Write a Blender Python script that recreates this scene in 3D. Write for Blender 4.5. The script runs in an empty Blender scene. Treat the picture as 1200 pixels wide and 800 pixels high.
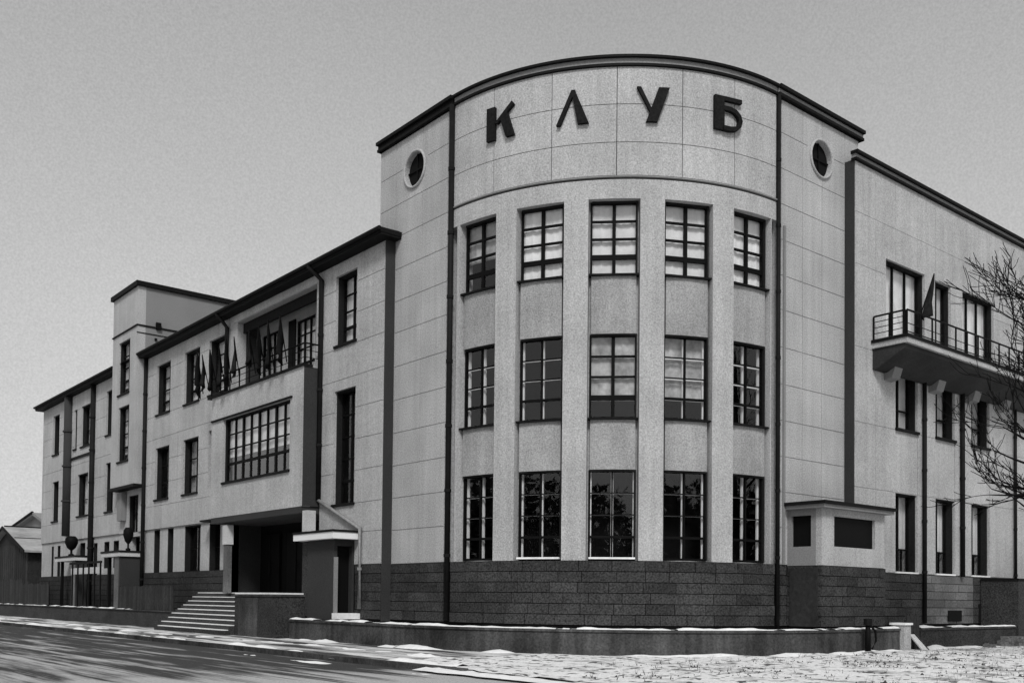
import bpy, bmesh, math, random
from math import sin, cos, pi, radians as rad
from mathutils import Vector, Matrix
random.seed(7)
S = bpy.context.scene
COL = S.collection

# ------------------------------------------------------------------ camera
CAM = Vector((-18.502, -18.318, 1.6))
AZ, ROLL, PITCH = rad(50.3374), rad(0.5989), rad(1.5115)
fw = Vector((cos(AZ)*cos(PITCH), sin(AZ)*cos(PITCH), sin(PITCH)))
rt0 = Vector((sin(AZ), -cos(AZ), 0)); up0 = rt0.cross(fw)
rt = cos(ROLL)*rt0 + sin(ROLL)*up0; up = -sin(ROLL)*rt0 + cos(ROLL)*up0
cam = bpy.data.objects.new('camera', bpy.data.cameras.new('camera')); COL.objects.link(cam)
M = Matrix((rt, up, -fw)).transposed().to_4x4(); M.translation = CAM
cam.matrix_world = M
cam.data.sensor_width = 36; cam.data.lens = 1165.8/1200*36
cam.data.shift_y = (670.75-400)/1200
cam.data.clip_end = 3000; cam.data.clip_start = .1
S.camera = cam

# ------------------------------------------------------------------ light
SUN_EL, SUN_AZ = rad(45), rad(218)
w = bpy.data.worlds.new('World'); S.world = w; w.use_nodes = True
nt = w.node_tree; nt.nodes.clear()
def N(t, k, **p):
    n = t.nodes.new(k)
    for a, b in p.items(): setattr(n, a, b)
    return n
out = N(nt, 'ShaderNodeOutputWorld'); bg = N(nt, 'ShaderNodeBackground')
sky = N(nt, 'ShaderNodeTexSky', sky_type='NISHITA', sun_disc=False, sun_elevation=SUN_EL, sun_rotation=SUN_AZ,
        air_density=1.0, dust_density=4.0, ozone_density=1.0)
bw = N(nt, 'ShaderNodeRGBToBW')
nt.links.new(sky.outputs[0], bw.inputs[0])
# an even layer of cloud over the sky, a little mottled
tc = N(nt, 'ShaderNodeTexCoord'); nz = N(nt, 'ShaderNodeTexNoise'); nz.inputs['Scale'].default_value = 2.2; nz.inputs['Detail'].default_value = 8
nt.links.new(tc.outputs['Generated'], nz.inputs['Vector'])
mr = N(nt, 'ShaderNodeMapRange'); mr.inputs[1].default_value = .25; mr.inputs[2].default_value = .75
mr.inputs[3].default_value = 3.3; mr.inputs[4].default_value = 3.75
nt.links.new(nz.outputs[0], mr.inputs[0])
nz2 = N(nt, 'ShaderNodeTexNoise'); nz2.inputs['Scale'].default_value = 520; nz2.inputs['Detail'].default_value = 3
nt.links.new(tc.outputs['Generated'], nz2.inputs['Vector'])
mr2 = N(nt, 'ShaderNodeMapRange'); mr2.inputs[1].default_value = .3; mr2.inputs[2].default_value = .7
mr2.inputs[3].default_value = .90; mr2.inputs[4].default_value = 1.10
nt.links.new(nz2.outputs[0], mr2.inputs[0])
sx = N(nt, 'ShaderNodeSeparateXYZ'); nt.links.new(tc.outputs['Generated'], sx.inputs[0])
ab = N(nt, 'ShaderNodeMath', operation='ABSOLUTE'); nt.links.new(sx.outputs[2], ab.inputs[0])
mr3 = N(nt, 'ShaderNodeMapRange'); mr3.inputs[1].default_value = 0.0; mr3.inputs[2].default_value = .62; mr3.inputs[3].default_value = 1.34; mr3.inputs[4].default_value = .66
nt.links.new(ab.outputs[0], mr3.inputs[0])
mg = N(nt, 'ShaderNodeMath', operation='MULTIPLY'); nt.links.new(mr2.outputs[0], mg.inputs[0]); nt.links.new(mr3.outputs[0], mg.inputs[1])
mm = N(nt, 'ShaderNodeMath', operation='MULTIPLY'); nt.links.new(mr.outputs[0], mm.inputs[0]); nt.links.new(mg.outputs[0], mm.inputs[1])
mx = N(nt, 'ShaderNodeMix'); mx.data_type = 'FLOAT'; mx.inputs[0].default_value = .82
nt.links.new(bw.outputs[0], mx.inputs[2]); nt.links.new(mm.outputs[0], mx.inputs[3])
nt.links.new(mx.outputs[0], bg.inputs[0]); bg.inputs[1].default_value = .10
nt.links.new(bg.outputs[0], out.inputs[0])
sl = bpy.data.lights.new('sun', 'SUN'); sl.energy = 1.5; sl.angle = rad(14); sl.color = (1, 1, 1)
so = bpy.data.objects.new('sun', sl); COL.objects.link(so)
sd = Vector((sin(SUN_AZ)*cos(SUN_EL), cos(SUN_AZ)*cos(SUN_EL), sin(SUN_EL)))
so.rotation_euler = (-sd).to_track_quat('-Z', 'Y').to_euler()
S.view_settings.view_transform = 'Standard'; S.view_settings.look = 'None'
S.view_settings.exposure = 0.68; S.view_settings.gamma = 1; S.view_settings.use_curve_mapping = False
S.cycles.max_bounces = 8; S.cycles.transparent_max_bounces = 12; S.cycles.caustics_reflective = False

# ------------------------------------------------------------------ materials
def mat(name, base, var=.0, scale=20, rough=.8, blotch=0., bscale=.6, bump=0., rnd=0., spec=.3, streak=0., bumpscale=None):
    m = bpy.data.materials.new(name); m.use_nodes = True; t = m.node_tree
    b = t.nodes['Principled BSDF']; b.inputs['Roughness'].default_value = rough
    b.inputs['Specular IOR Level'].default_value = spec
    b.inputs['Base Color'].default_value = (base, base, base, 1)
    L = t.links.new
    tc = N(t, 'ShaderNodeTexCoord'); last = None
    geo = N(t, 'ShaderNodeNewGeometry')
    def noise(sc, det=4, vec=None):
        n = N(t, 'ShaderNodeTexNoise'); n.inputs['Scale'].default_value = sc; n.inputs['Detail'].default_value = det
        L(vec or geo.outputs['Position'], n.inputs['Vector']); return n.outputs[0]
    def rng(s, a, c, lo=.25, hi=.75):
        r = N(t, 'ShaderNodeMapRange'); r.inputs[1].default_value = lo; r.inputs[2].default_value = hi
        r.inputs[3].default_value = a; r.inputs[4].default_value = c; L(s, r.inputs[0]); return r.outputs[0]
    def mul(a, c):
        n = N(t, 'ShaderNodeMath', operation='MULTIPLY'); L(a, n.inputs[0])
        if isinstance(c, float): n.inputs[1].default_value = c
        else: L(c, n.inputs[1])
        return n.outputs[0]
    fs = []
    if var: fs.append(rng(noise(scale, 3), 1-var, 1+var))
    if blotch: fs.append(rng(noise(bscale, 5), 1-blotch, 1+blotch))
    if streak:
        mp = N(t, 'ShaderNodeMapping'); mp.inputs['Scale'].default_value = (4.2, 4.2, .22); L(geo.outputs['Position'], mp.inputs['Vector'])
        fs.append(rng(noise(1, 5, mp.outputs[0]), 1-streak, 1+streak*.6))
    if rnd:
        oi = N(t, 'ShaderNodeObjectInfo'); fs.append(rng(oi.outputs['Random'], 1-rnd, 1+rnd, 0, 1))
    if fs:
        v = fs[0]
        for k in fs[1:]: v = mul(v, k)
        v = mul(v, float(base)); L(v, b.inputs['Base Color'])
    if bump:
        bp = N(t, 'ShaderNodeBump'); bp.inputs['Strength'].default_value = bump; bp.inputs['Distance'].default_value = .02
        L(noise(bumpscale or scale, 4), bp.inputs['Height']); L(bp.outputs[0], b.inputs['Normal'])
    return m
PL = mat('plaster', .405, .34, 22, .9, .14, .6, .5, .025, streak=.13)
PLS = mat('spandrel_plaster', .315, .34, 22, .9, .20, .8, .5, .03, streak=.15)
PLD = mat('plaster_dark', .032, .25, 24, .85, .12, .7, .4)  # darker tone on returns, the bay side, porch walls and recess faces
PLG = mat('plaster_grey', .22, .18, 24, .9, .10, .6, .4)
ST = mat('dark_stone', .041, .75, 19, .8, .3, 1.1, .6, .24, spec=.12)
STL = mat('pale_stone', .12, .4, 14, .8, .4, .9, .6, .22)
JO = mat('mortar', .006, .3, 20, .9, spec=.05)
CO = mat('concrete', .06, .4, 16, .9, .7, .8, .5, .1, streak=.45, spec=.1)
CANO = mat('canopy_plaster', .5, .2, 20, .8, .2, 1)
WP = mat('white_paint', .8, .04, 30, .5, .05, 1)
FR = mat('frame_paint_dark', .006, .2, 20, .6, spec=.06)
FG = mat('frame_paint_grey', .10, .2, 20, .5)
ME = mat('dark_sheet_metal', .010, .3, 12, .6, .2, .8, spec=.06)
BAND = mat('cornice_grey', .24, .2, 20, .8, .1)
PIPE = mat('downpipe_metal', .012, .25, 10, .6, .25, .8, spec=.06)
PIPEW = mat('frosted_pipe', .24, .3, 10, .6)
LET = mat('letter_metal', .012, .5, 14, .7, spec=.06)
CUR = mat('pale_curtain_and_glare', .84, .04, 14, .9, .14, 2.2, rnd=.10)  # curtain cloth on the drum; on the wings it imitates sky mirrored in panes
CURG = mat('grey_curtain', .40, .18, 9, .9, .45, 2.6)
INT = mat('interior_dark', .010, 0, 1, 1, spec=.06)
COVE = mat('painted_soffit_shade', .032, .3, 18, .9, .4, .9, .4)  # shade under the balcony is put into this dark colour
SN = mat('snow', .80, .10, 9, .8, .14, 1.2, .5, bumpscale=6)
CL = mat('flag_cloth', .016, .3, 8, .9, spec=.06)
WD = mat('old_boards', .026, .4, 9, .9, .25, 1, .4, .35)
BARK = mat('bark', .010, .3, 14, .95, spec=.06)
WOOD = mat('far_wood', .045, .3, 2, 1)
CLOD = mat('dark_clod', .05, .4, 30, 1)
PALE = mat('pale_board', .55, .2, 12, .8)
def glass_mat(name, ior, tint):
    m = bpy.data.materials.new(name); m.use_nodes = True; t = m.node_tree; t.nodes.clear()
    o = N(t, 'ShaderNodeOutputMaterial'); tr = N(t, 'ShaderNodeBsdfTransparent'); tr.inputs[0].default_value = (tint, tint, tint, 1)
    g = N(t, 'ShaderNodeBsdfGlossy'); g.inputs['Roughness'].default_value = .015; g.inputs[0].default_value = (.95, .95, .95, 1)
    f = N(t, 'ShaderNodeFresnel'); f.inputs[0].default_value = ior
    geo = N(t, 'ShaderNodeNewGeometry'); nz = N(t, 'ShaderNodeTexNoise'); nz.inputs['Scale'].default_value = 1.3
    bp = N(t, 'ShaderNodeBump'); bp.inputs['Strength'].default_value = .06; bp.inputs['Distance'].default_value = .02
    t.links.new(geo.outputs['Position'], nz.inputs['Vector']); t.links.new(nz.outputs[0], bp.inputs['Height']); t.links.new(bp.outputs[0], g.inputs['Normal'])
    bf = N(t, 'ShaderNodeMath', operation='SUBTRACT'); bf.inputs[0].default_value = 1; t.links.new(geo.outputs['Backfacing'], bf.inputs[1])
    fm = N(t, 'ShaderNodeMath', operation='MULTIPLY'); t.links.new(f.outputs[0], fm.inputs[0]); t.links.new(bf.outputs[0], fm.inputs[1])   # the pane reflects once, at its outer face
    x = N(t, 'ShaderNodeMixShader'); t.links.new(fm.outputs[0], x.inputs[0]); t.links.new(tr.outputs[0], x.inputs[1]); t.links.new(g.outputs[0], x.inputs[2])
    t.links.new(x.outputs[0], o.inputs[0]); return m
GL = glass_mat('window_glass', 1.6, .96)
GLW = glass_mat('old_window_glass', 2.3, .96)
SHD = mat('reveal_shade_paint', .018, .3, 14, .8, spec=.06)  # shade of the window reveals, painted as a dark colour

# ------------------------------------------------------------------ helpers
class MB:
    def __init__(s): s.v = []; s.f = []
    def pts(s, ps, faces):
        k = len(s.v); s.v += [tuple(p) for p in ps]; s.f += [tuple(k+i for i in f) for f in faces]; return s
    def hexa(s, P):
        return s.pts(P, [(0,3,2,1),(4,5,6,7),(0,1,5,4),(1,2,6,5),(2,3,7,6),(3,0,4,7)])
    def box(s, x0, x1, y0, y1, z0, z1):
        return s.hexa([(x0,y0,z0),(x1,y0,z0),(x1,y1,z0),(x0,y1,z0),(x0,y0,z1),(x1,y0,z1),(x1,y1,z1),(x0,y1,z1)])
    def fb(s, F, u0, u1, z0, z1, d0, d1):        # box in a wall frame
        p = F.p
        return s.hexa([p(u0,z0,d0),p(u1,z0,d0),p(u1,z0,d1),p(u0,z0,d1),p(u0,z1,d0),p(u1,z1,d0),p(u1,z1,d1),p(u0,z1,d1)])
    def slab(s, F, u0, u1, z0, z1, d0, d1, holes=(), step=None):
        us = {u0, u1}; zs = {z0, z1}
        for a, b, c, d in holes:
            for q in (a, b):
                if u0 < q < u1: us.add(q)
            for q in (c, d):
                if z0 < q < z1: zs.add(q)
        us = sorted(us); zs = sorted(zs)
        if step:
            u2 = []
            for a, b in zip(us, us[1:]):
                n = max(1, math.ceil((b-a)/step)); u2 += [a+(b-a)*i/n for i in range(n)]
            us = u2+[us[-1]]
        nu, nz_ = len(us)-1, len(zs)-1
        def ins(i, j):
            if not (0 <= i < nu and 0 <= j < nz_): return False
            cu, cz = (us[i]+us[i+1])/2, (zs[j]+zs[j+1])/2
            return not any(a < cu < b and c < cz < d for a, b, c, d in holes)
        ix = {}
        def V(i, j, k):
            if (i, j, k) not in ix:
                ix[i, j, k] = len(s.v); s.v.append(tuple(F.p(us[i], zs[j], d1 if k else d0)))
            return ix[i, j, k]
        for i in range(nu):
            for j in range(nz_):
                if not ins(i, j): continue
                s.f.append((V(i,j,1),V(i+1,j,1),V(i+1,j+1,1),V(i,j+1,1)))
                s.f.append((V(i,j,0),V(i,j+1,0),V(i+1,j+1,0),V(i+1,j,0)))
                if not ins(i-1, j): s.f.append((V(i,j,0),V(i,j,1),V(i,j+1,1),V(i,j+1,0)))
                if not ins(i+1, j): s.f.append((V(i+1,j,1),V(i+1,j,0),V(i+1,j+1,0),V(i+1,j+1,1)))
                if not ins(i, j-1): s.f.append((V(i,j,0),V(i+1,j,0),V(i+1,j,1),V(i,j,1)))
                if not ins(i, j+1): s.f.append((V(i,j+1,1),V(i+1,j+1,1),V(i+1,j+1,0),V(i,j+1,0)))
        return s
    def prism(s, F, poly, d0, d1):               # polygon in (u,z) extruded along the wall normal
        n = len(poly)
        P = [F.p(u, z, d0) for u, z in poly]+[F.p(u, z, d1) for u, z in poly]
        return s.pts(P, [tuple(range(n))[::-1], tuple(range(n, 2*n))]+[(i,(i+1)%n,n+(i+1)%n,n+i) for i in range(n)])
    def tube(s, pts, rs, seg=8):
        pts = [Vector(p) for p in pts]
        if not hasattr(rs, '__len__'): rs = [rs]*len(pts)
        k = len(s.v); n = len(pts)
        for i, p in enumerate(pts):
            d = (pts[min(i+1, n-1)]-pts[max(i-1, 0)]).normalized()
            a = d.cross(Vector((0, 0, 1)) if abs(d.z) < .9 else Vector((1, 0, 0))).normalized(); b = d.cross(a)
            for j in range(seg):
                q = 2*pi*j/seg; s.v.append(tuple(p+rs[i]*(cos(q)*a+sin(q)*b)))
        for i in range(n-1):
            for j in range(seg):
                s.f.append((k+i*seg+j, k+i*seg+(j+1)%seg, k+(i+1)*seg+(j+1)%seg, k+(i+1)*seg+j))
        s.f.append(tuple(k+j for j in range(seg))[::-1]); s.f.append(tuple(k+(n-1)*seg+j for j in range(seg)))
        return s
    def lathe(s, c, prof, seg=16):
        k = len(s.v); n = len(prof)
        for r, z in prof:
            for j in range(seg):
                q = 2*pi*j/seg; s.v.append((c[0]+r*cos(q), c[1]+r*sin(q), c[2]+z))
        for i in range(n-1):
            for j in range(seg):
                s.f.append((k+i*seg+j, k+i*seg+(j+1)%seg, k+(i+1)*seg+(j+1)%seg, k+(i+1)*seg+j))
        s.f.append(tuple(k+j for j in range(seg))[::-1]); s.f.append(tuple(k+(n-1)*seg+j for j in range(seg)))
        return s
    def build(s, name, m, parent=None, fix=True, smooth=False, **props):
        me = bpy.data.meshes.new(name); me.from_pydata(s.v, [], s.f); me.materials.append(m)
        if fix:
            b = bmesh.new(); b.from_mesh(me); bmesh.ops.recalc_face_normals(b, faces=b.faces); b.to_mesh(me); b.free()
        if smooth:
            for p in me.polygons: p.use_smooth = True
        o = bpy.data.objects.new(name, me); COL.objects.link(o)
        if parent: o.parent = parent
        for a, v in props.items(): o[a] = v
        return o
def snow_strip(F, a, b, d0, d1, z, th, parent, gap=.0, name='snow_cap', sd=0):
    rr = random.Random(sd); n = max(2, int((b-a)*(R if isinstance(F, Arc) else 1)/.16)); q = MB(); st = None; cols = []
    from mathutils import noise as mn
    for i in range(n+1):
        u = a+(b-a)*i/n; w = i*.16+sd*9
        t = th*(.75+1.5*mn.noise((w*.9, 1, sd))+.7*mn.noise((w*3.1, 2, sd)))
        f = d1+.05*mn.noise((w*1.7, 5, sd)); cols.append((u, max(.004, t), f))
    for u, t, f in cols:
        q.v += [F.p(u, z, d0), F.p(u, z+t*.8, d0+.05), F.p(u, z+t, (d0+f)/2), F.p(u, z+t*.7, f-.05), F.p(u, z+.001, f+.01), F.p(u, z-.001, d0)]
    for i in range(n):
        if cols[i][1] < gap: continue
        for j in range(5): k = i*6+j; q.f.append((k, k+1, k+7, k+6))
    return q.build(name, SN, parent, smooth=True)
def thing(name, label, cat, group=None):
    o = bpy.data.objects.new(name, None); COL.objects.link(o); o['label'] = label; o['category'] = cat
    if group: o['group'] = group
    return o
class Flat:
    def __init__(s, o, U, Nn): s.o = Vector((*o, 0)); s.U = Vector((*U, 0)); s.N = Vector((*Nn, 0))
    def p(s, u, z, d): q = s.o+s.U*u+s.N*d; return (q.x, q.y, z)
R = 7.258
class Arc:
    def p(s, t, z, d): return (R-(R+d)*cos(t), R-(R+d)*sin(t), z)
ARC = Arc()
XW, YW = -.38, -.35
TL = Flat((0, 0), (0, 1), (-1, 0)); TR = Flat((0, 0), (1, 0), (0, -1))     # tower walls
WL = Flat((XW, 0), (0, 1), (-1, 0)); WR = Flat((0, YW), (1, 0), (0, -1))   # wing walls
def arcflat(t): return Flat((R-R*cos(t), R-R*sin(t)), (sin(t), -cos(t)), (-cos(t), -sin(t)))
GZ = .10        # pavement level
B = thing('club_building', 'three storey grey club building with rounded corner tower and long side wings', 'building')
def part(mb, name, m, parent=B, **k): return mb.build(name, m, parent, **k)

# ------------------------------------------------------------------ windows
def window(F, u0, u1, z0, z1, depth, cols, rows, curtain_or_glare=None, inner=False, sill=True, frame=FR, snow=False, bar=.05, reveal=None, thick=None, sillm=ME, gl=None, shade_sides='lrt', silly=.09, cdep=.09, lb=-.10, sp=.07):
    gl = gl or GLW
    d = -depth
    fmb = MB(); e = .06
    fmb.fb(F, u0, u0+e, z0, z1, d-.05, d+.05); fmb.fb(F, u1-e, u1, z0, z1, d-.05, d+.05)
    fmb.fb(F, u0+e, u1-e, z0, z0+e, d-.05, d+.05); fmb.fb(F, u0+e, u1-e, z1-e, z1, d-.05, d+.05)
    ub = [u0+e+(u1-u0-2*e)*i/cols for i in range(cols+1)]
    zb = [z0+e+(z1-z0-2*e)*r for r in rows]
    for i in range(1, cols):
        h = (bar*.9 if not inner else .024) if not (thick and i in thick) else bar*1.5
        fmb.fb(F, ub[i]-h, ub[i]+h, z0+e, z1-e, d-.04, d+.042)
    for j in range(1, len(zb)-1):
        h = (bar*1.3 if (j == 1 and len(zb) > 3) else bar*.55)*(.5 if inner else 1)
        fmb.fb(F, u0+e, u1-e, zb[j]-h, zb[j]+h, d-.037, d+.035)
    win = part(fmb, 'window', frame)
    for i in range(cols):
        for j in range(len(zb)-1):
            MB().fb(F, ub[i], ub[i+1], zb[j], zb[j+1], d-.008, d+.002).build('pane', gl, win)
    if shade_sides:
        q = MB(); a, b = d+.051, lb  # dark strips put the reveal's shade into the colour of jambs and head
        if 'l' in shade_sides: q.fb(F, u0+.002, u0+.045, z0, z1, a, b)
        if 'r' in shade_sides: q.fb(F, u1-.045, u1-.002, z0, z1, a, b)
        if 't' in shade_sides: q.fb(F, u0+.046, u1-.046, z1-.05, z1-.002, a, b)
        q.build('reveal_shade', SHD, win)
    if inner:
        q = MB(); dd = d-.13; g = .036; hb = .028 if inner == 2 else .010
        q.fb(F, u0+.01, u0+.09, z0, z1, dd-.03, dd+.03); q.fb(F, u1-.09, u1-.01, z0, z1, dd-.03, dd+.03)
        for i in range(1, cols): q.fb(F, ub[i]-g, ub[i]+g, z0, z1, dd-.03, dd+.033)
        for j in range(1, len(zb)-1): q.fb(F, u0+.09, u1-.09, zb[j]-hb, zb[j]+hb, dd-.027, dd+.027)
        q.build('inner_frame', WP, win)
    if curtain_or_glare:
        cm, a0, a1 = curtain_or_glare
        q = MB(); n = 18; ps = []
        za, zz = z0+(z1-z0)*a0, z0+(z1-z0)*a1
        for i in range(n+1):
            u = u0+.03+(u1-u0-.06)*i/n; w_ = .010*sin(i*2.1+u0)+.008*sin(i*5.3+z0)
            ps.append((u, d-cdep+w_))
        P = [F.p(u, za, q_) for u, q_ in ps]+[F.p(u, zz, q_) for u, q_ in ps]
        P += [F.p(u, za, q_-.01) for u, q_ in ps]+[F.p(u, zz, q_-.01) for u, q_ in ps]
        m_ = n+1
        q.pts(P, [(i, i+1, m_+i+1, m_+i) for i in range(n)]+[(2*m_+i, 3*m_+i, 3*m_+i+1, 2*m_+i+1) for i in range(n)]
              +[(i, 2*m_+i, 2*m_+i+1, i+1) for i in range(n)]+[(m_+i, m_+i+1, 3*m_+i+1, 3*m_+i) for i in range(n)])
        q.build('curtain_or_glare', cm, win)
    if sill:
        MB().fb(F, u0-.04, u1+.04, z0-silly, z0+.002, d+.03, sp).build('sill', sillm, win)
    if snow:
        MB().fb(F, u0+.02, u1-.02, z0+.003, z0+.06, d+.06, min(.04, sp-.02)).build('snow_cap', SN, win)
    return win
DR = [0, .24, .50, .755, 1]

# ------------------------------------------------------------------ tower: core walls
ZP, ZB = 2.75, .80           # plinth top and foot
HW = rad(5.65)
TC = [rad(45.5+17.7*k) for k in (-2, -1, 0, 1, 2)]
ROWS = [(2.79, 5.42), (6.93, 9.42), (11.17, 13.36)]
holes = [(t-HW, t+HW, a, b) for t in TC for a, b in ROWS]
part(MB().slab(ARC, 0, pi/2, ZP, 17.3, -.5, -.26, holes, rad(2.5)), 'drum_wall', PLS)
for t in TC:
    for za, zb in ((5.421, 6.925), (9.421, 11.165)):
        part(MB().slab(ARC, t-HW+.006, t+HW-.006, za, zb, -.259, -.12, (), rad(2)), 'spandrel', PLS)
OCL, OCR, OCZ, OCR_ = 9.31, 9.57, 16.0, .56
part(MB().slab(TL, R, 11.5, ZP, 17.3, -.45, -.03, [(OCL-.75, OCL+.75, OCZ-.75, OCZ+.75)]), 'tower_wall', PL)
part(MB().slab(TR, R, 11.8, ZP, 17.3, -.45, -.03, [(OCR-.75, OCR+.75, OCZ-.75, OCZ+.75)]), 'tower_wall', PL)
part(MB().slab(Flat((0, 11.5), (1, 0), (0, 1)), .46, 11.8, 10, 17.3, -.45, 0), 'tower_back_wall', PL)
part(MB().slab(Flat((11.8, 0), (0, 1), (1, 0)), .46, 11.0, 10, 17.3, -.45, 0), 'tower_back_wall', PL)
part(MB().pts([(0, 11.5, 17.25), (11.8, 11.5, 17.25), (11.8, 0, 17.25)]+[ARC.p(pi/2*(1-i/20), 17.25, 0) for i in range(21)]
     + [(0, 11.5, 17.35), (11.8, 11.5, 17.35), (11.8, 0, 17.35)]+[ARC.p(pi/2*(1-i/20), 17.35, 0) for i in range(21)],
     [tuple(range(24)), tuple(range(24, 48))]+[(i, (i+1) % 24, 24+(i+1) % 24, 24+i) for i in range(24)]), 'tower_roof', ME)
# piers between the drum windows, full height, standing proud of the spandrels
edges = [0.055]+[x for t in TC for x in (t-HW-.006, t+HW+.006)]+[pi/2-.05]
for i in range(0, len(edges), 2):
    part(MB().slab(ARC, edges[i], edges[i+1], ZP, 13.36, -.259, .03, (), rad(2)), 'pier', PL)
# smooth band and scored parapet panels over the windows
part(MB().slab(ARC, .02, pi/2-.02, 13.362, 13.93, -.259, .03, (), rad(2.5)), 'lintel_band', PL)
part(MB().slab(ARC, .02, pi/2-.02, 13.985, 14.02, -.259, .075, (), rad(2.5)), 'string_moulding', PLG)
def panel(F, u0, u1, z0, z1, holes=(), step=None, g=.011, d0=-.029, d1=.0, m=PL):
    k = g/R if isinstance(F, Arc) else g
    def go(a, b, c, d):
        if b-a < 1e-3 or d-c < 1e-3: return
        hs = [h for h in holes if h[0] < b-1e-6 and h[1] > a+1e-6 and h[2] < d-1e-6 and h[3] > c+1e-6]
        for h in hs:
            if h[2] <= c+1e-6 and h[3] >= d-1e-6:
                go(a, max(a, h[0]), c, d); go(min(b, h[1]), b, c, d); return
            if h[0] <= a+1e-6 and h[1] >= b-1e-6:
                go(a, b, c, max(c, h[2])); go(a, b, min(d, h[3]), d); return
        part(MB().slab(F, a, b, c, d, d0, d1, hs, step), 'wall_panel', m)
    go(u0+k, u1-k, z0+g, z1-g)
pts_ = [rad(x) for x in (1.2, 15.2, 30.6, 45.9, 61.3, 75, 88.8)]
zz = [14.04, 15.03, 16.16, 17.28]
for a, b in zip(pts_, pts_[1:]):
    for c, d in zip(zz, zz[1:]): panel(ARC, a, b, c, d, (), rad(2.5), d0=-.259, d1=.03)
ZC = [2.75, 3.9, 5.0, 6.1, 7.22, 8.35, 9.5, 10.67, 11.75, 12.86, 13.98, 15.1, 16.22, 17.28]
for F, us, oc in ((TL, [7.42, 8.85, 10.465], OCL), (TR, [7.42, 8.56, 9.63, 10.965], OCR)):
    hole = [(oc-.75, oc+.75, OCZ-.75, OCZ+.75)]
    for a, b in zip(us, us[1:]):
        for c, d in zip(ZC, ZC[1:]): panel(F, a, b, c, d, hole)
    if F is TL:
        for c, d in zip(ZC, ZC[1:]):
            if c > 13.9: panel(F, 10.465, 11.49, c, d)
    else:
        panel(F, 10.965, 11.79, 16.31, 17.28)
    # round window: square plate with a round opening, ring moulding, dark glass
    q = MB(); n = 32; sq = []
    for i in range(n):
        a = 2*pi*i/n; k = .75/max(abs(cos(a)), abs(sin(a))); sq.append((k*cos(a), k*sin(a)))
    P = []
    for dd in (0.0, -.44):
        P += [F.p(oc+x, OCZ+y, dd) for x, y in sq]
        P += [F.p(oc+OCR_*cos(2*pi*i/n), OCZ+OCR_*sin(2*pi*i/n), dd) for i in range(n)]
    fs = []
    for i in range(n):
        j = (i+1) % n
        fs += [(i, j, n+j, n+i), (2*n+i, 3*n+i, 3*n+j, 2*n+j), (n+i, n+j, 3*n+j, 3*n+i), (i, 2*n+i, 2*n+j, j)]
    part(q.pts(P, fs), 'wall_plate', PL)
    q = MB(); n1, n2 = 40, 8
    for i in range(n1):
        for j in range(n2):
            r_ = OCR_+.045+.04*cos(2*pi*j/n2); q.v.append(F.p(oc+r_*cos(2*pi*i/n1), OCZ+r_*sin(2*pi*i/n1), .02+.055*sin(2*pi*j/n2)))
            q.f.append((i*n2+j, i*n2+(j+1) % n2, ((i+1) % n1)*n2+(j+1) % n2, ((i+1) % n1)*n2+j))
    rw = part(q, 'round_window', PL, smooth=True)
    MB().prism(F, [(oc+(OCR_-.003)*cos(2*pi*i/32), OCZ+(OCR_-.003)*sin(2*pi*i/32)) for i in range(32)], -.20, -.13).build('backing', INT, rw)
    q = MB(); q.fb(F, oc-.025, oc+.025, OCZ-.54, OCZ+.54, -.11, -.075); q.fb(F, oc-.54, oc+.54, OCZ-.025, OCZ+.025, -.112, -.078); q.build('glazing_bar', FR, rw)
# tower cornice
def sweep_arc(z0, z1, d0, d1, name, m): part(MB().slab(ARC, .03, pi/2-.02, z0, z1, d0, d1, (), rad(2)), name, m)
sweep_arc(17.28, 17.35, -.1, .10, 'cornice_moulding', ME); sweep_arc(17.35, 17.51, -.1, .06, 'cornice', BAND); sweep_arc(17.51, 17.58, -.1, .16, 'cornice_flashing', ME)
for F, a, b in ((TL, R-.18, 11.55), (TR, R-.12, 11.95)):
    k = .012
    part(MB().fb(F, a, b, 17.28, 17.37, -.1, .13), 'cornice_moulding', ME)
    part(MB().fb(F, a, b, 17.37, 17.50, -.1, .09), 'cornice', ME if F is TL else BAND)
    part(MB().fb(F, a, b, 17.50, 17.61, -.1, .19), 'cornice_flashing', ME)
# drum windows
styles = {(0,0):(None,1),(1,0):(None,1),(2,0):(None,1),(3,0):(None,1),(4,0):(None,1),
          (0,1):(None,1),(1,1):(None,1),(2,1):((CURG,.22,1),0),(3,1):((CURG,.25,1),1),(4,1):(None,1),
          (0,2):((CURG,.45,1),0),(1,2):((CUR,0,1),0),(2,2):((CUR,0,1),0),(3,2):((CUR,0,1),0),(4,2):((CUR,.0,1),0)}
for i, t in enumerate(TC):
    F = arcflat(t); hw = (R-.32)*math.tan(HW)+.01
    for r, (a, b) in enumerate(ROWS):
        c, inn = styles[i, r]
        wo = window(F, -hw, hw, a, b, .30, 2, DR, c, (2 if i >= 3 and r == 1 else 1) if inn else 0, sill=(r > 0), bar=.056, snow=(r == 0 and i in (1, 2)), gl=GL, shade_sides='rt', silly=.05, cdep=.2 if inn else .10, lb=-.17, sp=-.03)
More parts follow.
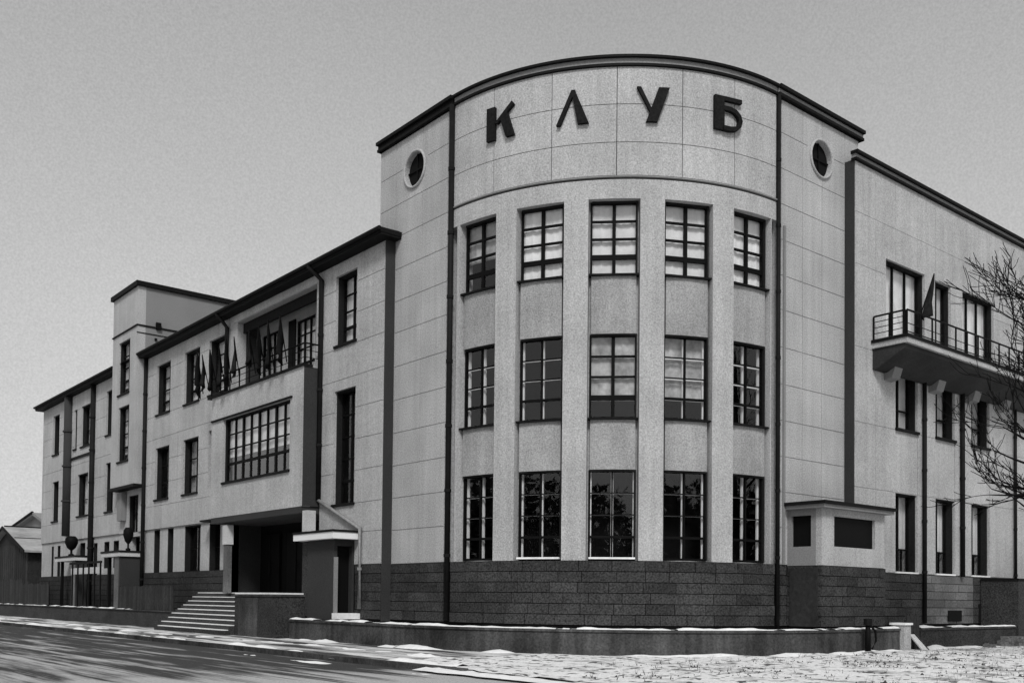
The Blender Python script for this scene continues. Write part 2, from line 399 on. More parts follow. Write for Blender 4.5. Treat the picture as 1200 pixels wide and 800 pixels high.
# КЛУБ letters
def letter(t, polys, lab):
    F = arcflat(t); q = MB()
    for k, pl in enumerate(polys): q.prism(F, [(x*.98-.49, 15.6+1.02*y) for x, y in pl], .035, .14+.004*k)
    part(q, 'letter', LET, label=lab)
def path(c, h):
    L_, R_ = [], []
    for i, (x, y) in enumerate(c):
        a = c[max(i-1, 0)]; b = c[min(i+1, len(c)-1)]; dx, dy = b[0]-a[0], b[1]-a[1]; l = math.hypot(dx, dy)
        L_.append((x-dy/l*h, y+dx/l*h)); R_.append((x+dy/l*h, y-dx/l*h))
    return [[L_[i], L_[i+1], R_[i+1], R_[i]] for i in range(len(c)-1)]
letter(rad(17.4), [[(0,0),(.31,0),(.31,1),(0,1)], [(.30,.50),(.40,.47),(1.0,.93),(.93,1.03)], [(.50,.62),(.72,0),(1.02,0),(.76,.74)]], 'dark sheet metal letter К')
letter(rad(35.7), [[(0,0),(.13,0),(.58,1),(.46,1)], [(.46,1.0),(.57,1.0),(1.0,0),(.66,0)]], 'dark sheet metal letter Л')
letter(rad(54.2), [[(0,1),(.12,1),(.48,.32),(.42,.24)], [(.66,1),(.99,1),(.62,0),(.28,0)]], 'dark sheet metal letter У')
bowl = [(.3,.66),(.55,.66),(.74,.61),(.87,.50),(.92,.36),(.88,.21),(.76,.10),(.55,.06),(.3,.06)]
letter(rad(72.8), [[(0,0),(.34,0),(.34,1),(0,1)], [(.33,.88),(.97,.88),(.97,1),(.33,1)]]+path(bowl, .065), 'dark sheet metal letter Б')

# ------------------------------------------------------------------ left wing
ZE = 13.84
A3 = [(30.1,31.95),(26.45,28.3)]
C3 = (23.35,25.38)
lw_up = [(30.1,31.95,10.72,13.22),(26.45,28.3,10.72,13.22),(30.1,31.95,6.42,9.02),(26.45,28.3,6.42,9.02),
         (24.95,25.3,6.4,9.1),(23.35,25.38,10.72,13.22),(12.35,13.85,10.79,13.36),(12.35,13.85,4.97,9.12),
         (49.1,50.5,10.61,13.15),(49.0,50.4,6.3,8.85),(45.35,45.95,10.5,12.92),(42.6,44.5,10.5,12.94),(42.95,45.0,6.33,8.85),
         (38.6,39.85,10.63,13.14),(38.4,39.75,6.28,9.04),(34.4,35.9,4.93,6.9)]
bayhole = (15.3, 22.8, 5.2, 9.9); loghole = (15.35, 22.45, 10.2, 13.48)
part(MB().slab(WL, 10.5, 52.9, 4.93, ZE, -.44, -.029, lw_up+[bayhole, loghole]), 'wing_wall', PL)
lw_g = [(31.35,32.15,ZP,4.9),(29.55,30.3,ZP,4.9),(26.2,28.1,ZP,4.9),(24.0,25.2,ZP,4.9),(50.1,50.6,ZP,4.7),(48.6,49.25,ZP,4.7),
        (43.5,44.5,3.4,4.7),(41.2,41.9,ZP,4.6),(39.1,40.0,3.1,4.6),(37.5,38.4,3.1,4.6),(34.2,35.8,3.0,4.7)]
part(MB().slab(WL, 10.5, 14.9, ZP, 4.93, -.44, -.029, lw_up), 'wing_wall', PL)
part(MB().slab(WL, 22.85, 52.9, ZP, 4.926, -.44, -.09, lw_g), 'wing_ground_wall', PL)
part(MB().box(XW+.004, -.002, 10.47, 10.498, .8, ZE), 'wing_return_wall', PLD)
part(MB().slab(Flat((0, 52.9), (1, 0), (0, 1)), XW+.45, 12, ZP, ZE, -.45, 0), 'end_wall', PL)
# scored panels on the upper wall
lus = [10.53, 12.1, 14.2, 14.86]
zl = [4.94, 6.1, 7.22, 8.35, 9.5, 10.67, 11.75, 12.86, 13.83]
for a, b in zip([10.53, 11.9, 14.1], [11.9, 14.1, 15.3]):
    for c, d in zip([2.76, 3.9]+zl, [3.9]+zl): panel(WL, a, min(b, 14.86) if c < 9.9 else b, c, d, lw_up)
for c, d in zip(zl, zl[1:]):
    for a, b in zip([22.86, 24.4, 25.95, 28.9, 31.0, 32.6], [24.4, 25.95, 28.9, 31.0, 32.6, 33.46]):
        panel(WL, a if a > 23 else 23.25, b, c, d, lw_up)
    for a, b in zip([37.32, 41.5, 46.8], [41.5, 46.8, 52.88]): panel(WL, a, b, c, d, lw_up)
panel(WL, 15.3, 22.8, 13.49, 13.83)
R4 = [0, .26, .52, .76, 1]; R3 = [0, .32, .66, 1]
for k, (a, b, c, d) in enumerate(lw_up[:-1]):
    f = b-a
    st = {0:((CUR,.0,1),0),1:((CUR,0,1),0),2:(None,0),3:((CURG,0,1),0),5:((CUR,0,1),0),6:((CUR,0,1),0),11:((CUR,0,1),0),12:((CUR,0,1),0)}.get(k, (None, 0))  # pale sheets imitate sky mirrored in the bright wing panes
    if k == 4: part(MB().fb(WL, a, b, c, d, -.3, -.2), 'vent_panel', FR); continue
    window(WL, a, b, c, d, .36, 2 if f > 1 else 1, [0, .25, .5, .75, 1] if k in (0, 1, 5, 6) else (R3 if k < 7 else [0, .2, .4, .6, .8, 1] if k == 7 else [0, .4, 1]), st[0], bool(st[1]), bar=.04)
for k, (a, b, c, d) in enumerate(lw_g[:-1]):
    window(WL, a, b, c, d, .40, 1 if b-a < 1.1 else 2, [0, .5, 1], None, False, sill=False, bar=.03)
# main roof edge: soffit, fascia, gutter, hipped end
def eave(F, u0, u1, z, over, name='eave'):
    e = part(MB().fb(F, u0, u1, z, z+.07, -.4, over), 'eave_soffit', ME)
    MB().fb(F, u0-.02, u1, z+.072, z+.23, -.38, over+.03).build('fascia', ME, e)
    MB().tube([F.p(u0, z+.20, over+.08), F.p(u1, z+.20, over+.08)], .07, 8).build('gutter', PIPE, e)
    return e
eave(WL, 10.1, 33.5, ZE, .42); eave(WL, 37.4, 53.3, ZE, .42)
part(MB().pts([(XW-.45,10.1,14.06),(XW-.45,53.3,14.06),(6,49,15.0),(6,11.6,15.0),(.0,10.1,14.06),(12.4,10.1,14.06),(12.4,53.3,14.06)],
     [(0,1,2,3),(3,2,6,5),(0,3,5,4),(1,6,2)]), 'wing_roof', ME, fix=False)
# stair tower
SY0, SY1, SX = 33.5, 37.35, -.87
SF = Flat((SX, 0), (0, 1), (-1, 0))
sh = [(34.6,36.35,12.3,15.12),(34.55,36.25,8.7,11.62)]
part(MB().slab(SF, SY0, SY1, 7.35, 17.62, -.4, 0, sh), 'stair_tower_wall', PL)
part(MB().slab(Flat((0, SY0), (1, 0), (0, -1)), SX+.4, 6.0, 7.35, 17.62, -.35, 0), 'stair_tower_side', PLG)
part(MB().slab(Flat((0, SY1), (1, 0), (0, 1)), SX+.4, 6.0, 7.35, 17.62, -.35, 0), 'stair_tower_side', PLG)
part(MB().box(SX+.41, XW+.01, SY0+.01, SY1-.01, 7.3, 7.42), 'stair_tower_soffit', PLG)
part(MB().slab(Flat((0, 0), (1, 0), (0, 1)), 0, 0.001, 0, .001, 0, .001) if 0 else MB().box(5.6, 6.0, SY0+.36, SY1-.36, 13, 17.62), 'stair_tower_side', PLG)
part(MB().box(SX-.14, 6.15, SY0-.14, SY1+.14, 17.621, 17.86), 'stair_tower_roof', ME)
part(MB().fb(SF, SY0-.03, SY1+.03, 15.55, 15.62, -.02, .06), 'string_moulding', ME)
part(MB().fb(Flat((0, SY0), (1, 0), (0, -1)), SX+.02, 5.8, 15.55, 15.62, -.02, .05), 'string_moulding', ME)
part(MB().fb(Flat((0, SY0), (1, 0), (0, -1)), SX-.05, 5.8, 15.18, 15.22, -.02, .03), 'string_moulding', ME)
part(MB().fb(SF, SY0-.05, SY1+.05, 7.2, 7.349, -.5, .08), 'stair_tower_ledge', ME)
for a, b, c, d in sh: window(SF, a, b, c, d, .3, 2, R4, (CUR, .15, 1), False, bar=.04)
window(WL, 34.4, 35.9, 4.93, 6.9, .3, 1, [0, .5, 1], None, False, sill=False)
part(MB().box(.05, .3, SY0-.14, SY0-.001, 15.5, 15.85), 'vent_box', FR); part(MB().box(.0, .12, SY0-.08, SY0-.001, 14.9, 15.02), 'vent_box', FR)
part(MB().fb(WL, 36.2, 36.9, 5.6, 7.1, .0, .25), 'bracket', PLG)
# ------------------------------------------------------------------ bay with balcony
BX, BY0, BY1, BZ0, BZ1 = -1.12, 14.86, 23.2, 4.95, 10.15
BF = Flat((BX, 0), (0, 1), (-1, 0))
part(MB().slab(BF, BY0+.3, BY1, BZ0, BZ1, -.35, 0, [(15.88,21.95,6.4,9.08)]), 'bay_wall', PL)
part(MB().slab(BF, BY0, BY0+.298, BZ0, BZ1, -.35, 0), 'bay_wall', PL)
SB = Flat((0, BY0), (1, 0), (0, -1))
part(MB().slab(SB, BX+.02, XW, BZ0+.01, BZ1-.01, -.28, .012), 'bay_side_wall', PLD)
part(MB().slab(Flat((0, BY1), (1, 0), (0, 1)), BX+.36, XW, BZ0, BZ1, -.3, -.001), 'bay_side_wall', PL)
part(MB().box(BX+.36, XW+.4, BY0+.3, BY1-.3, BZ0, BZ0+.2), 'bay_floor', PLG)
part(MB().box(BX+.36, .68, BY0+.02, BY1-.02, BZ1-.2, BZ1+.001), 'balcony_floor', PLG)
part(MB().fb(BF, BY0-.05, BY1+.35, BZ1, BZ1+.09, -.36, .07), 'balcony_edge', ME)
part(MB().fb(BF, 15.7, 23.15, 9.09, 9.16, -.01, .07), 'drip_moulding', ME)
window(BF, 15.88, 21.95, 6.4, 9.08, .22, 8, [0, .28, .53, .77, 1], (CUR, .40, 1), False, bar=.042, thick=(2, 4, 6))  # pale sheet imitates the sky reflection in the upper panes
# loggia behind the balcony
LB = Flat((.68, 0), (0, 1), (-1, 0))
lgw = [(20.62,22.2,10.5,13.0),(17.35,19.0,10.5,13.0)]
part(MB().slab(LB, 15.0, 22.7, 10.15, 13.5, -.3, 0, lgw), 'loggia_wall', PL)
for a, b, c, d in lgw: window(LB, a, b, c, d, .12, 3, R4, (CUR, 0, 1), False, bar=.035, sill=False)
part(MB().fb(LB, 19.0, 19.6, 10.2, 13.1, .0, .05), 'dark_strip', FR)  # dark strip beside the loggia window
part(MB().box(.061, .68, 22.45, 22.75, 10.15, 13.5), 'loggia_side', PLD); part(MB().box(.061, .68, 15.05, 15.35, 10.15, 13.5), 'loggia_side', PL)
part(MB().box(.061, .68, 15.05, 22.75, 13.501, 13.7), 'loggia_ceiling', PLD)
part(MB().fb(WL, 15.3, 22.5, 13.05, 13.47, -.4, -.30), 'loggia_shade_band', CL)  # dark band paints the shade under the loggia ceiling
# railing round the balcony
def rail_run(P, Q, z, h, n, parent, mid=2, r=.02):
    P, Q = Vector(P), Vector(Q)
    for i in range(n+1):
        c = P.lerp(Q, i/n); MB().box(c.x-.022, c.x+.022, c.y-.022, c.y+.022, z, z+h).build('post', FR, parent)
    for k in range(mid+1):
        zz = z+h-(h-.1)*k/(mid+.6); rr = .032 if k == 0 else r*.7
        MB().tube([(P.x, P.y, zz), (Q.x, Q.y, zz)], rr, 6).build('rail', FR, parent)
rl = part(MB().box(BX+.04, BX+.09, BY0+.05, BY1, BZ1+.092, BZ1+.13), 'railing', FR)
rail_run((BX+.06, BY0+.06, 0), (BX+.06, BY1+.2, 0), BZ1+.1, .78, 9, rl)
rail_run((BX+.10, BY0+.06, 0), (XW-.03, BY0+.06, 0), BZ1+.1, .78, 1, rl)
# ------------------------------------------------------------------ entrance under the bay, porch, steps
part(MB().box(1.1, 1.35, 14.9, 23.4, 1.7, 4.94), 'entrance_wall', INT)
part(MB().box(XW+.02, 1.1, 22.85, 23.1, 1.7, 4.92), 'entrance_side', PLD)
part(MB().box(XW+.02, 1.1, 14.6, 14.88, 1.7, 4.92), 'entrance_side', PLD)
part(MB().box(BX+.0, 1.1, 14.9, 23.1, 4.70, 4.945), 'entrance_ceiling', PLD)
for y in (16.0, 18.4, 20.8):
    dr = part(MB().box(.98, 1.095, y, y+1.7, 1.73, 4.3), 'door', FR)
    MB().box(.95, .98, y+.82, y+.88, 1.8, 4.25).build('door_seam', INT, dr)
    MB().tube([(.9, y+.75, 2.6), (.9, y+.75, 3.1)], .025, 6).build('handle', PIPE, dr)
pl_ = part(MB().box(-1.0, -.78, 21.65, 22.0, 1.73, 3.78), 'pillar', STL); MB().box(-1.04, -.74, 21.6, 22.05, 3.782, 4.6).build('pillar_head', CANO, pl_)
pr_ = part(MB().box(-1.06, -.45, 14.25, 14.84, .9, 3.9), 'pillar', ST); MB().box(-1.08, -.72, 14.5, 14.855, 4.0, 4.78).build('pillar_head', CANO, pr_)
part(MB().box(-.85, -.4, 22.3, 25.0, 4.90, 4.98), 'lintel_ledge', ME)
PX = -1.18
q = MB(); q.box(PX, XW+.03, 12.28, 14.2, .8, 3.6)
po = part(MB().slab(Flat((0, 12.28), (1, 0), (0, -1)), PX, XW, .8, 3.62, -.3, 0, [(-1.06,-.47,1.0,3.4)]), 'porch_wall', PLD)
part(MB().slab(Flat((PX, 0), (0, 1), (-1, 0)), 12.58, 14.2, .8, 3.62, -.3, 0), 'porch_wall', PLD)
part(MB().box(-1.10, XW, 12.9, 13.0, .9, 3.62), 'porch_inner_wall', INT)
part(MB().box(-1.06, -.47, 12.5, 12.56, 1.05, 3.4), 'porch_door', FR)
part(MB().box(-1.2, -1.07, 12.2, 12.278, 1.0, 3.0), 'door_post', PLG)
part(MB().box(-1.25, -.4, 11.8, 12.27, .85, 1.05), 'doorstep', SN)
part(MB().box(-1.46, XW, 11.9, 14.8, 3.63, 3.86), 'porch_canopy', WP)
part(MB().box(-1.49, XW, 11.87, 14.83, 3.862, 3.94), 'canopy_flashing', ME)
NS = 9
st_ = thing('entrance_steps', 'snow covered stone steps rising to the dark main entrance beside the pillar', 'steps')
for i in range(NS):
    z1 = 1.72-(1.45/8)*i; x1 = -.50-.235*i
    s_ = MB().box(x1-.235, .0 if i == 0 else x1-.02, 18.12, 25.5, GZ-.02, z1).build('step', ST, st_)
    MB().box(x1-.215, x1-.005 if i else -.1, 18.2+.05*random.random(), 25.42-.3*random.random(), z1+.002, z1+.035).build('snow_cap', SN, s_)
part(MB().box(-.5, 1.1, 14.9, 22.84, .8, 1.715), 'landing', CO)
ck = thing('cheek_wall', 'dark stone cheek wall with snowy top right of the entrance steps', 'wall')
MB().box(-2.2, -.5, 14.6, 18.1, 0, 1.6).build('wall', ST, ck); MB().box(-2.24, -.5, 14.56, 18.14, 1.602, 1.68).build('coping', CO, ck)
MB().box(-2.2, -.6, 14.7, 18.1, 1.682, 1.74).build('snow_cap', SN, ck)
MB().box(-2.26, -2.2, 16.1, 17.6, .1, 1.55).build('pilaster', CO, ck)

# ------------------------------------------------------------------ right wing
RX1 = 42.0
rcol = [(13.6,15.1),(16.38,17.82),(19.12,20.6)]
rw = []
for a, b in rcol: rw += [(a, b, 2.63, 5.42), (a, b, 7.67, 10.05)]
rb = [(12.95,15.6,10.48,13.44),(16.33,17.52,10.48,13.40),(18.42,21.0,10.48,13.46)]
for k in range(5):
    x = 24.2+3.4*k; rw += [(x, x+1.5, 2.63, 5.42), (x, x+1.5, 7.67, 10.05)]; rb.append((x, x+1.5, 10.72, 13.4))
part(MB().slab(WR, 11.0, RX1, ZP-.12, 16.3, -.6, -.029, rw+rb), 'wing_wall', PL)
part(MB().box(10.97, 10.998, YW+.004, -.002, ZB, 16.3), 'wing_return_wall', PLD)
part(MB().slab(Flat((RX1, 0), (0, 1), (1, 0)), YW+.61, 14, ZP, 16.3, -.4, 0), 'end_wall', PL)
ux = [11.02, 12.3, 13.59, 15.11, 16.37, 17.83, 19.11, 20.61, 22.6, 25, 28, 32, 36, 41.98]
zr = [2.65, 5.43, 7.6, 10.1, 12.86, 14.6, 16.28]
for i, (a, b) in enumerate(zip(ux, ux[1:])):
    for c, d in zip(zr, zr[1:]):
        if i in (2, 4, 6) and c < 10:
            panel(WR, a, b, c, d, rw, d1=-.075 if False else -.02, g=.02)
        else: panel(WR, a, b, c, d, rw+rb, g=.007)
for a, b in rcol:
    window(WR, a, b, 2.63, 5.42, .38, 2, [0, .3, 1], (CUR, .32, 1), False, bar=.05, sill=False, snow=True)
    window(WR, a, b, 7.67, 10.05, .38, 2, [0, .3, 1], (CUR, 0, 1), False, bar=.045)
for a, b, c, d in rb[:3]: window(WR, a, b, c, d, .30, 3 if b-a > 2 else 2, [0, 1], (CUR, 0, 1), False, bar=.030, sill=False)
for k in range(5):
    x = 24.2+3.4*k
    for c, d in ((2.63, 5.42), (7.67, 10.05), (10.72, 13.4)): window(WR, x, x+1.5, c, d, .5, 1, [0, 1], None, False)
part(MB().fb(WR, 10.93, RX1+.1, 16.28, 16.35, -.1, .1), 'cornice_moulding', ME); part(MB().fb(WR, 10.95, RX1+.1, 16.35, 16.48, -.1, .06), 'cornice', BAND)
part(MB().fb(WR, 10.9, RX1+.1, 16.48, 16.58, -.1, .16), 'cornice_flashing', ME)
part(MB().box(11.81, RX1, YW+.1, 14, 16.2, 16.33), 'wing_roof', ME)
# balcony
KX0, KX1, KY = 12.04, 27.0, -1.63
bal = part(MB().box(KX0, KX1, KY, YW, 10.15, 10.325), 'balcony', PL)
MB().box(KX0-.04, KX1+.04, KY-.04, YW, 10.327, 10.43).build('balcony_edge', ME, bal)
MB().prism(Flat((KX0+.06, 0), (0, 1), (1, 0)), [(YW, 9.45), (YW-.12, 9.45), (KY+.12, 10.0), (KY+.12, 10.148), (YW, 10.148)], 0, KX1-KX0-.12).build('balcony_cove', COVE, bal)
snow_strip(WR, KX0, KX1, .1, 1.22, 10.431, .03, bal, .012, sd=5)
for x in (12.82, 15.85, 18.6, 21.1, 24):
    MB().prism(Flat((x, 0), (0, 1), (1, 0)), [(YW, 9.2), (YW-.3, 9.25), (YW-.42, 9.62), (YW, 9.45)], 0, .5).build('bracket', PLG, bal)
MB().box(KX0+.02, KX1, KY+.02, KY+.05, 10.50, 10.53).build('bottom_rail', FR, bal)
rail_run((KX0+.05, KY+.04, 0), (KX1-.05, KY+.04, 0), 10.43, .80, 18, bal, mid=1)
rail_run((KX0+.05, KY+.10, 0), (KX0+.05, YW-.05, 0), 10.43, .80, 2, bal, mid=3)
# ------------------------------------------------------------------ kiosk shaped porch by the right wing
QX0, QX1, QY = 7.78, 11.35, -1.22
QF = Flat((0, QY), (1, 0), (0, -1)); QL = Flat((QX0, 0), (0, 1), (-1, 0))
ks = part(MB().slab(QF, QX0, QX1, ZP-.03, 4.45, -.2, 0, [(8.45,10.78,3.31,4.24)]), 'porch', PL, label='small flat roofed porch with dark window openings at the tower foot')
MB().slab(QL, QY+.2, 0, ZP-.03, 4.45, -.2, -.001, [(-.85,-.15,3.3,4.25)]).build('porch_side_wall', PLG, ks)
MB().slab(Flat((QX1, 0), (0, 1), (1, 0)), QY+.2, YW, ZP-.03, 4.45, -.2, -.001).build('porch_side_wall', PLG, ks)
MB().box(QX0-.26, QX1+.28, QY-.28, -.0, 4.56, 4.66).build('porch_roof', ME, ks)
MB().box(QX0-.20, QX1+.22, QY-.22, -.0, 4.451, 4.558).build('porch_eave', PLG, ks)
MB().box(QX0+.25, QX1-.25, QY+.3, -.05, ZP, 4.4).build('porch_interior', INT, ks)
MB().fb(QF, 8.45, 10.78, 3.31, 4.24, -.14, -.1).build('porch_window', FR, ks); MB().fb(QL, -.85, -.15, 3.3, 4.25, -.14, -.1).build('porch_window', FR, ks)
part(MB().box(QX0+.018, QX1-.018, QY+.018, -.0, ZB-.2, ZP-.03), 'porch_plinth', JO)
# ------------------------------------------------------------------ plinth of dark stone blocks
part(MB().slab(ARC, 0, pi/2, ZB-.3, ZP-.002, -.5, -.02, (), rad(3)), 'plinth', JO)
part(MB().slab(TL, R, 10.5, ZB-.3, ZP-.002, -.45, -.02), 'plinth', JO); part(MB().slab(TR, R, 11.0, ZB-.3, ZP-.002, -.45, -.02), 'plinth', JO)
part(MB().slab(WL, 10.5, 14.9, ZB-.3, ZP-.002, -.45, -.02), 'plinth', JO); part(MB().slab(WR, 11.0, RX1, -.2, ZP-.13, -.45, -.02), 'plinth', JO)
part(MB().slab(WL, 22.85, 52.9, ZB-.8, ZP-.002, -.45, -.02), 'plinth', JO)
far = MB(); nblock = [0]
def blocks(F, u0, u1, z0, z1, n, ln, arc=False, m=ST, joined=False, lim=999):
    h = (z1-z0)/n; k = (1/R if arc else 1); g = .010
    for j in range(n):
        u = u0-ln*k*(.5 if j % 2 else 0)*random.uniform(.8, 1.1)
        while u < u1-1e-4:
            e = u+ln*k*random.uniform(.8, 1.25)
            if u1-e < ln*k*.35: e = u1
            a, b = max(u, u0), min(e, u1)
            if b-a > .05*k:
                pr = random.uniform(.005, .035)
                q = far if joined or nblock[0] >= lim else MB()
                q.slab(F, a+g*k, b-g*k, z0+j*h+g, z0+(j+1)*h-g, -.019, pr, (), rad(3) if arc else None)
                if q is not far: part(q, 'stone_block', m); nblock[0] += 1
            u = e
blocks(ARC, .03, pi/2-.02, ZB+.06, ZP-.004, 6, .82, True)
blocks(TL, 7.4, 10.5, ZB+.06, ZP-.004, 6, .85); blocks(WL, 10.52, 12.2, ZB+.06, ZP-.004, 6, .9)
blocks(TR, 7.4, 7.74, ZB+.06, ZP-.004, 6, .9)
blocks(QF, QX0-.02, QX1+.02, ZB+.06, ZP-.035, 6, .95, lim=300)
blocks(QL, QY-.01, 0, ZB+.06, ZP-.035, 6, .95)
MB().fb(QL, QY+.12, -.12, .86, 2.62, -.01, .055).build('dark_plinth_panel', WD, ks)  # dark panel laid over the left face of the porch plinth
blocks(WR, 11.4, 15.55, ZB+.06, ZP-.135, 6, .9); blocks(WR, 15.56, 19.2, ZB+.06, ZP-.135, 6, .8, m=STL); blocks(WR, 19.22, 26, ZB+.06, ZP-.135, 6, .9)
nblock[0] = 999
blocks(WR, 26, RX1, ZB+.06, ZP-.135, 6, .9, joined=True); blocks(WL, 22.9, 52.9, ZB-.1, ZP-.004, 7, .8, joined=True)
part(far, 'stone_blocks', ST, kind='stuff')
part(MB().fb(WR, 17.2, 18.2, .95, 1.35, .03, .07), 'cellar_hatch', INT); part(MB().fb(WR, 19.6, 21.4, .9, 1.6, .03, .07), 'cellar_hatch', INT)

# ------------------------------------------------------------------ interior darkness and back of the building
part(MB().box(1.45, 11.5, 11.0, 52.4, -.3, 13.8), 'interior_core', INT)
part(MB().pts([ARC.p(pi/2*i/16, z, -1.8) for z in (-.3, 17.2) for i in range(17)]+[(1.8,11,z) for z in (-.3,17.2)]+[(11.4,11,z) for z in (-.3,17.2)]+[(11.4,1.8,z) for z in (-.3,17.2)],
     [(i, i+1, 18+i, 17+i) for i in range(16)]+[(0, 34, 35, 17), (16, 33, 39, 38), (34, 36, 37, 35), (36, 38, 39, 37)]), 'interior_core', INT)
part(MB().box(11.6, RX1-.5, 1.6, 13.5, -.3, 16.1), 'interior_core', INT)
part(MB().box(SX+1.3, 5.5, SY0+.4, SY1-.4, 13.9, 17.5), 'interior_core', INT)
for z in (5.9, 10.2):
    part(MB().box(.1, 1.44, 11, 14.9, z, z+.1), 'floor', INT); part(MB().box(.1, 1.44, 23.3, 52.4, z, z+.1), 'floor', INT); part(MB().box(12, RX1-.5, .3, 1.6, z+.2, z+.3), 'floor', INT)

# ------------------------------------------------------------------ downpipes
def pipe(pts, r, m=PIPE, name='downpipe', collars=True):
    o = part(MB().tube(pts, r, 10), name, m, smooth=True)
    if collars:
        for p, q in zip(pts, pts[1:]):
            p, q = Vector(p), Vector(q)
            if abs(p.x-q.x)+abs(p.y-q.y) < .01:
                n = int(abs(p.z-q.z)/2.2)
                for i in range(1, n+1):
                    c = p.lerp(q, i/(n+1)); MB().tube([c-Vector((0,0,.05)), c+Vector((0,0,.05))], r*1.22, 10).build('collar', m, o)
    return o
def dp(F, u, d, z): return F.p(u, z, d)
pipe([ARC.p(.02, 17.3, .09), ARC.p(.02, .9, .09)], .095)
pipe([ARC.p(pi/2-.012, 17.3, .08), ARC.p(pi/2-.012, .9, .08)], .065)
pipe([WL.p(15.1, 14.0, .48), WL.p(15.0, 13.85, .40), WL.p(14.78, 13.45, .1), WL.p(14.78, 5.2, .1)], .095)
pipe([WL.p(14.78, 5.2, .1), WL.p(11.75, 4.0, .1), WL.p(11.75, 1.2, .1)], .07, PIPEW)
pipe([WL.p(23.5, 14.0, .48), WL.p(23.42, 13.85, .40), WL.p(23.25, 13.4, .1), WL.p(23.25, 10.35, .1)], .09)
pipe([WL.p(33.3, 13.9, .1), WL.p(33.3, .5, .1)], .10); pipe([WL.p(46.65, 13.85, .1), WL.p(46.65, 5.2, .1)], .30, PLD)
pipe([WL.p(41.9, 13.85, .1), WL.p(41.9, .5, .1)], .16)
part(MB().fb(WL, 41.7, 46.9, 9.85, 10.0, -.02, .07), 'string_moulding', ME)
pipe([WR.p(15.4, 9.97, .1), WR.p(15.4, .9, .1)], .075); pipe([WR.p(18.22, 9.97, .1), WR.p(18.22, 2.6, .1)], .085); pipe([WR.p(22.65, 10.2, .1), WR.p(22.65, .9, .1)], .06)
part(MB().slab(TR, 7.50, 7.60, 2.75, 13.3, -.02, .06), 'pipe_casing', PLG)

# ------------------------------------------------------------------ far porches along the left wing
def far_porch(y0, y1, x0, lab, zc):
    p = thing('side_porch', lab, 'porch', 'flat canopied porches along the left wing')
    MB().box(x0, XW-.05, y0, y1, zc, zc+.2).build('canopy', CANO, p); MB().box(x0-.03, XW-.05, y0-.03, y1+.03, zc+.202, zc+.3).build('flashing', ME, p)
    MB().box(x0+.1, XW-.05, y0+.1, y0+.3, .2, zc-.002).build('side_wall', PLD, p)
    MB().box(x0+.1, x0+.35, y0+.302, y0+1.0, .2, zc-.002).build('pillar', STL, p)
    MB().box(x0+.25, x0+.4, y1-.5, y1-.3, .2, zc-.002).build('pillar', FR, p)
    return p
far_porch(33.45, 36.3, -1.6, 'dark walled side porch with white canopy edge nearest the entrance steps', 3.58)
far_porch(42.2, 46.3, -1.22, 'far side porch with thin white canopy near the end of the wing', 3.58)
def urn(x, y, z, s, lab):
    u = thing('urn', lab, 'urn', 'dark urns on the porch canopies')
    MB().lathe((x, y, z), [(.16*s,0),(.16*s,.1),(.06*s,.16),(.06*s,.35),(.22*s,.5),(.34*s,.8),(.32*s,1.05),(.2*s,1.2)], 14).build('bowl', FR, u, smooth=True)
    return u
urn(-1.0, 33.9, 3.882, .75, 'dark round urn on the canopy of the nearer side porch')
urn(-.85, 44.3, 3.882, 1.1, 'dark tall urn on the canopy of the farther side porch')
hr = thing('yard_railing', 'white and black railing between the two side porches', 'railing')
MB().box(-1.5, -1.4, 36.5, 42.0, 2.75, 3.1).build('board', CANO, hr)
for k in range(6): MB().box(-1.56, -1.5, 36.5+1.0*k, 36.62+1.0*k, .9, 3.3).build('post', FR, hr)
MB().box(-1.56, -1.5, 36.4, 42.1, 3.3, 3.42).build('rail', FR, hr)

# ------------------------------------------------------------------ low retaining wall with snow along the front
class Off:                                  # runs round the building at distance d0 from the tower: u = metres
    def __init__(s, F): s.F = F
LWO = 1.72
def lowwall(name, label, segs, z1, m, snowm=True):
    o = thing(name, label, 'wall')
    for F, a, b, arc in segs:
        s_ = rad(3) if arc else None
        MB().slab(F, a, b, -.1, z1, LWO-.35, LWO, (), s_).build('wall', m, o)
        MB().slab(F, a, b, z1+.002, z1+.07, LWO-.40, LWO+.04, (), s_).build('coping', CO, o)
        snow_strip(F, a, b, LWO-.36, LWO+.01, z1+.071, .055, o, .022, sd=len(COL.objects) % 97)
        MB().slab(F, a, b, z1-.4, z1-.02, -.02 if arc or F in (TL, TR) else -.34, LWO-.352, (), s_).build('terrace', CO, o)
        MB().slab(F, a, b, z1-.015, z1+.04, .06, LWO-.9, (), s_).build('terrace_snow', SN, o)
    return o
lowwall('retaining_wall', 'low dark concrete wall with snow on top curving round the tower', [(TL, R, 14.5, 0), (ARC, 0, pi/2, 1), (TR, R, 11.4, 0)], .72, CO)
lowwall('retaining_wall', 'low dark wall below the balcony at the right end', [(TR, 12.75, 19.7, 0)], .72, ST)
pc = thing('gate_pillar', 'short pale pillar at the gap in the low wall', 'pillar')
MB().box(11.45, 11.86, -1.85, -1.4, 0, .90).build('shaft', PL, pc); MB().box(11.41, 11.9, -1.9, -1.36, .902, .97).build('cap', SN, pc)
gb = thing('board_gate', 'dark board gate closing the gap in the low wall', 'gate')
for k in range(4): MB().box(11.93+.2*k, 12.11+.2*k, -1.68, -1.63, .05, 1.2+.06*(k % 2)).build('board', WD, gb)
for z in (.35, .95): MB().box(11.92, 12.73, -1.628, -1.58, z, z+.1).build('ledge', WD, gb)
pb = thing('leaning_board', 'pale board leaning in the gap of the low wall', 'board')
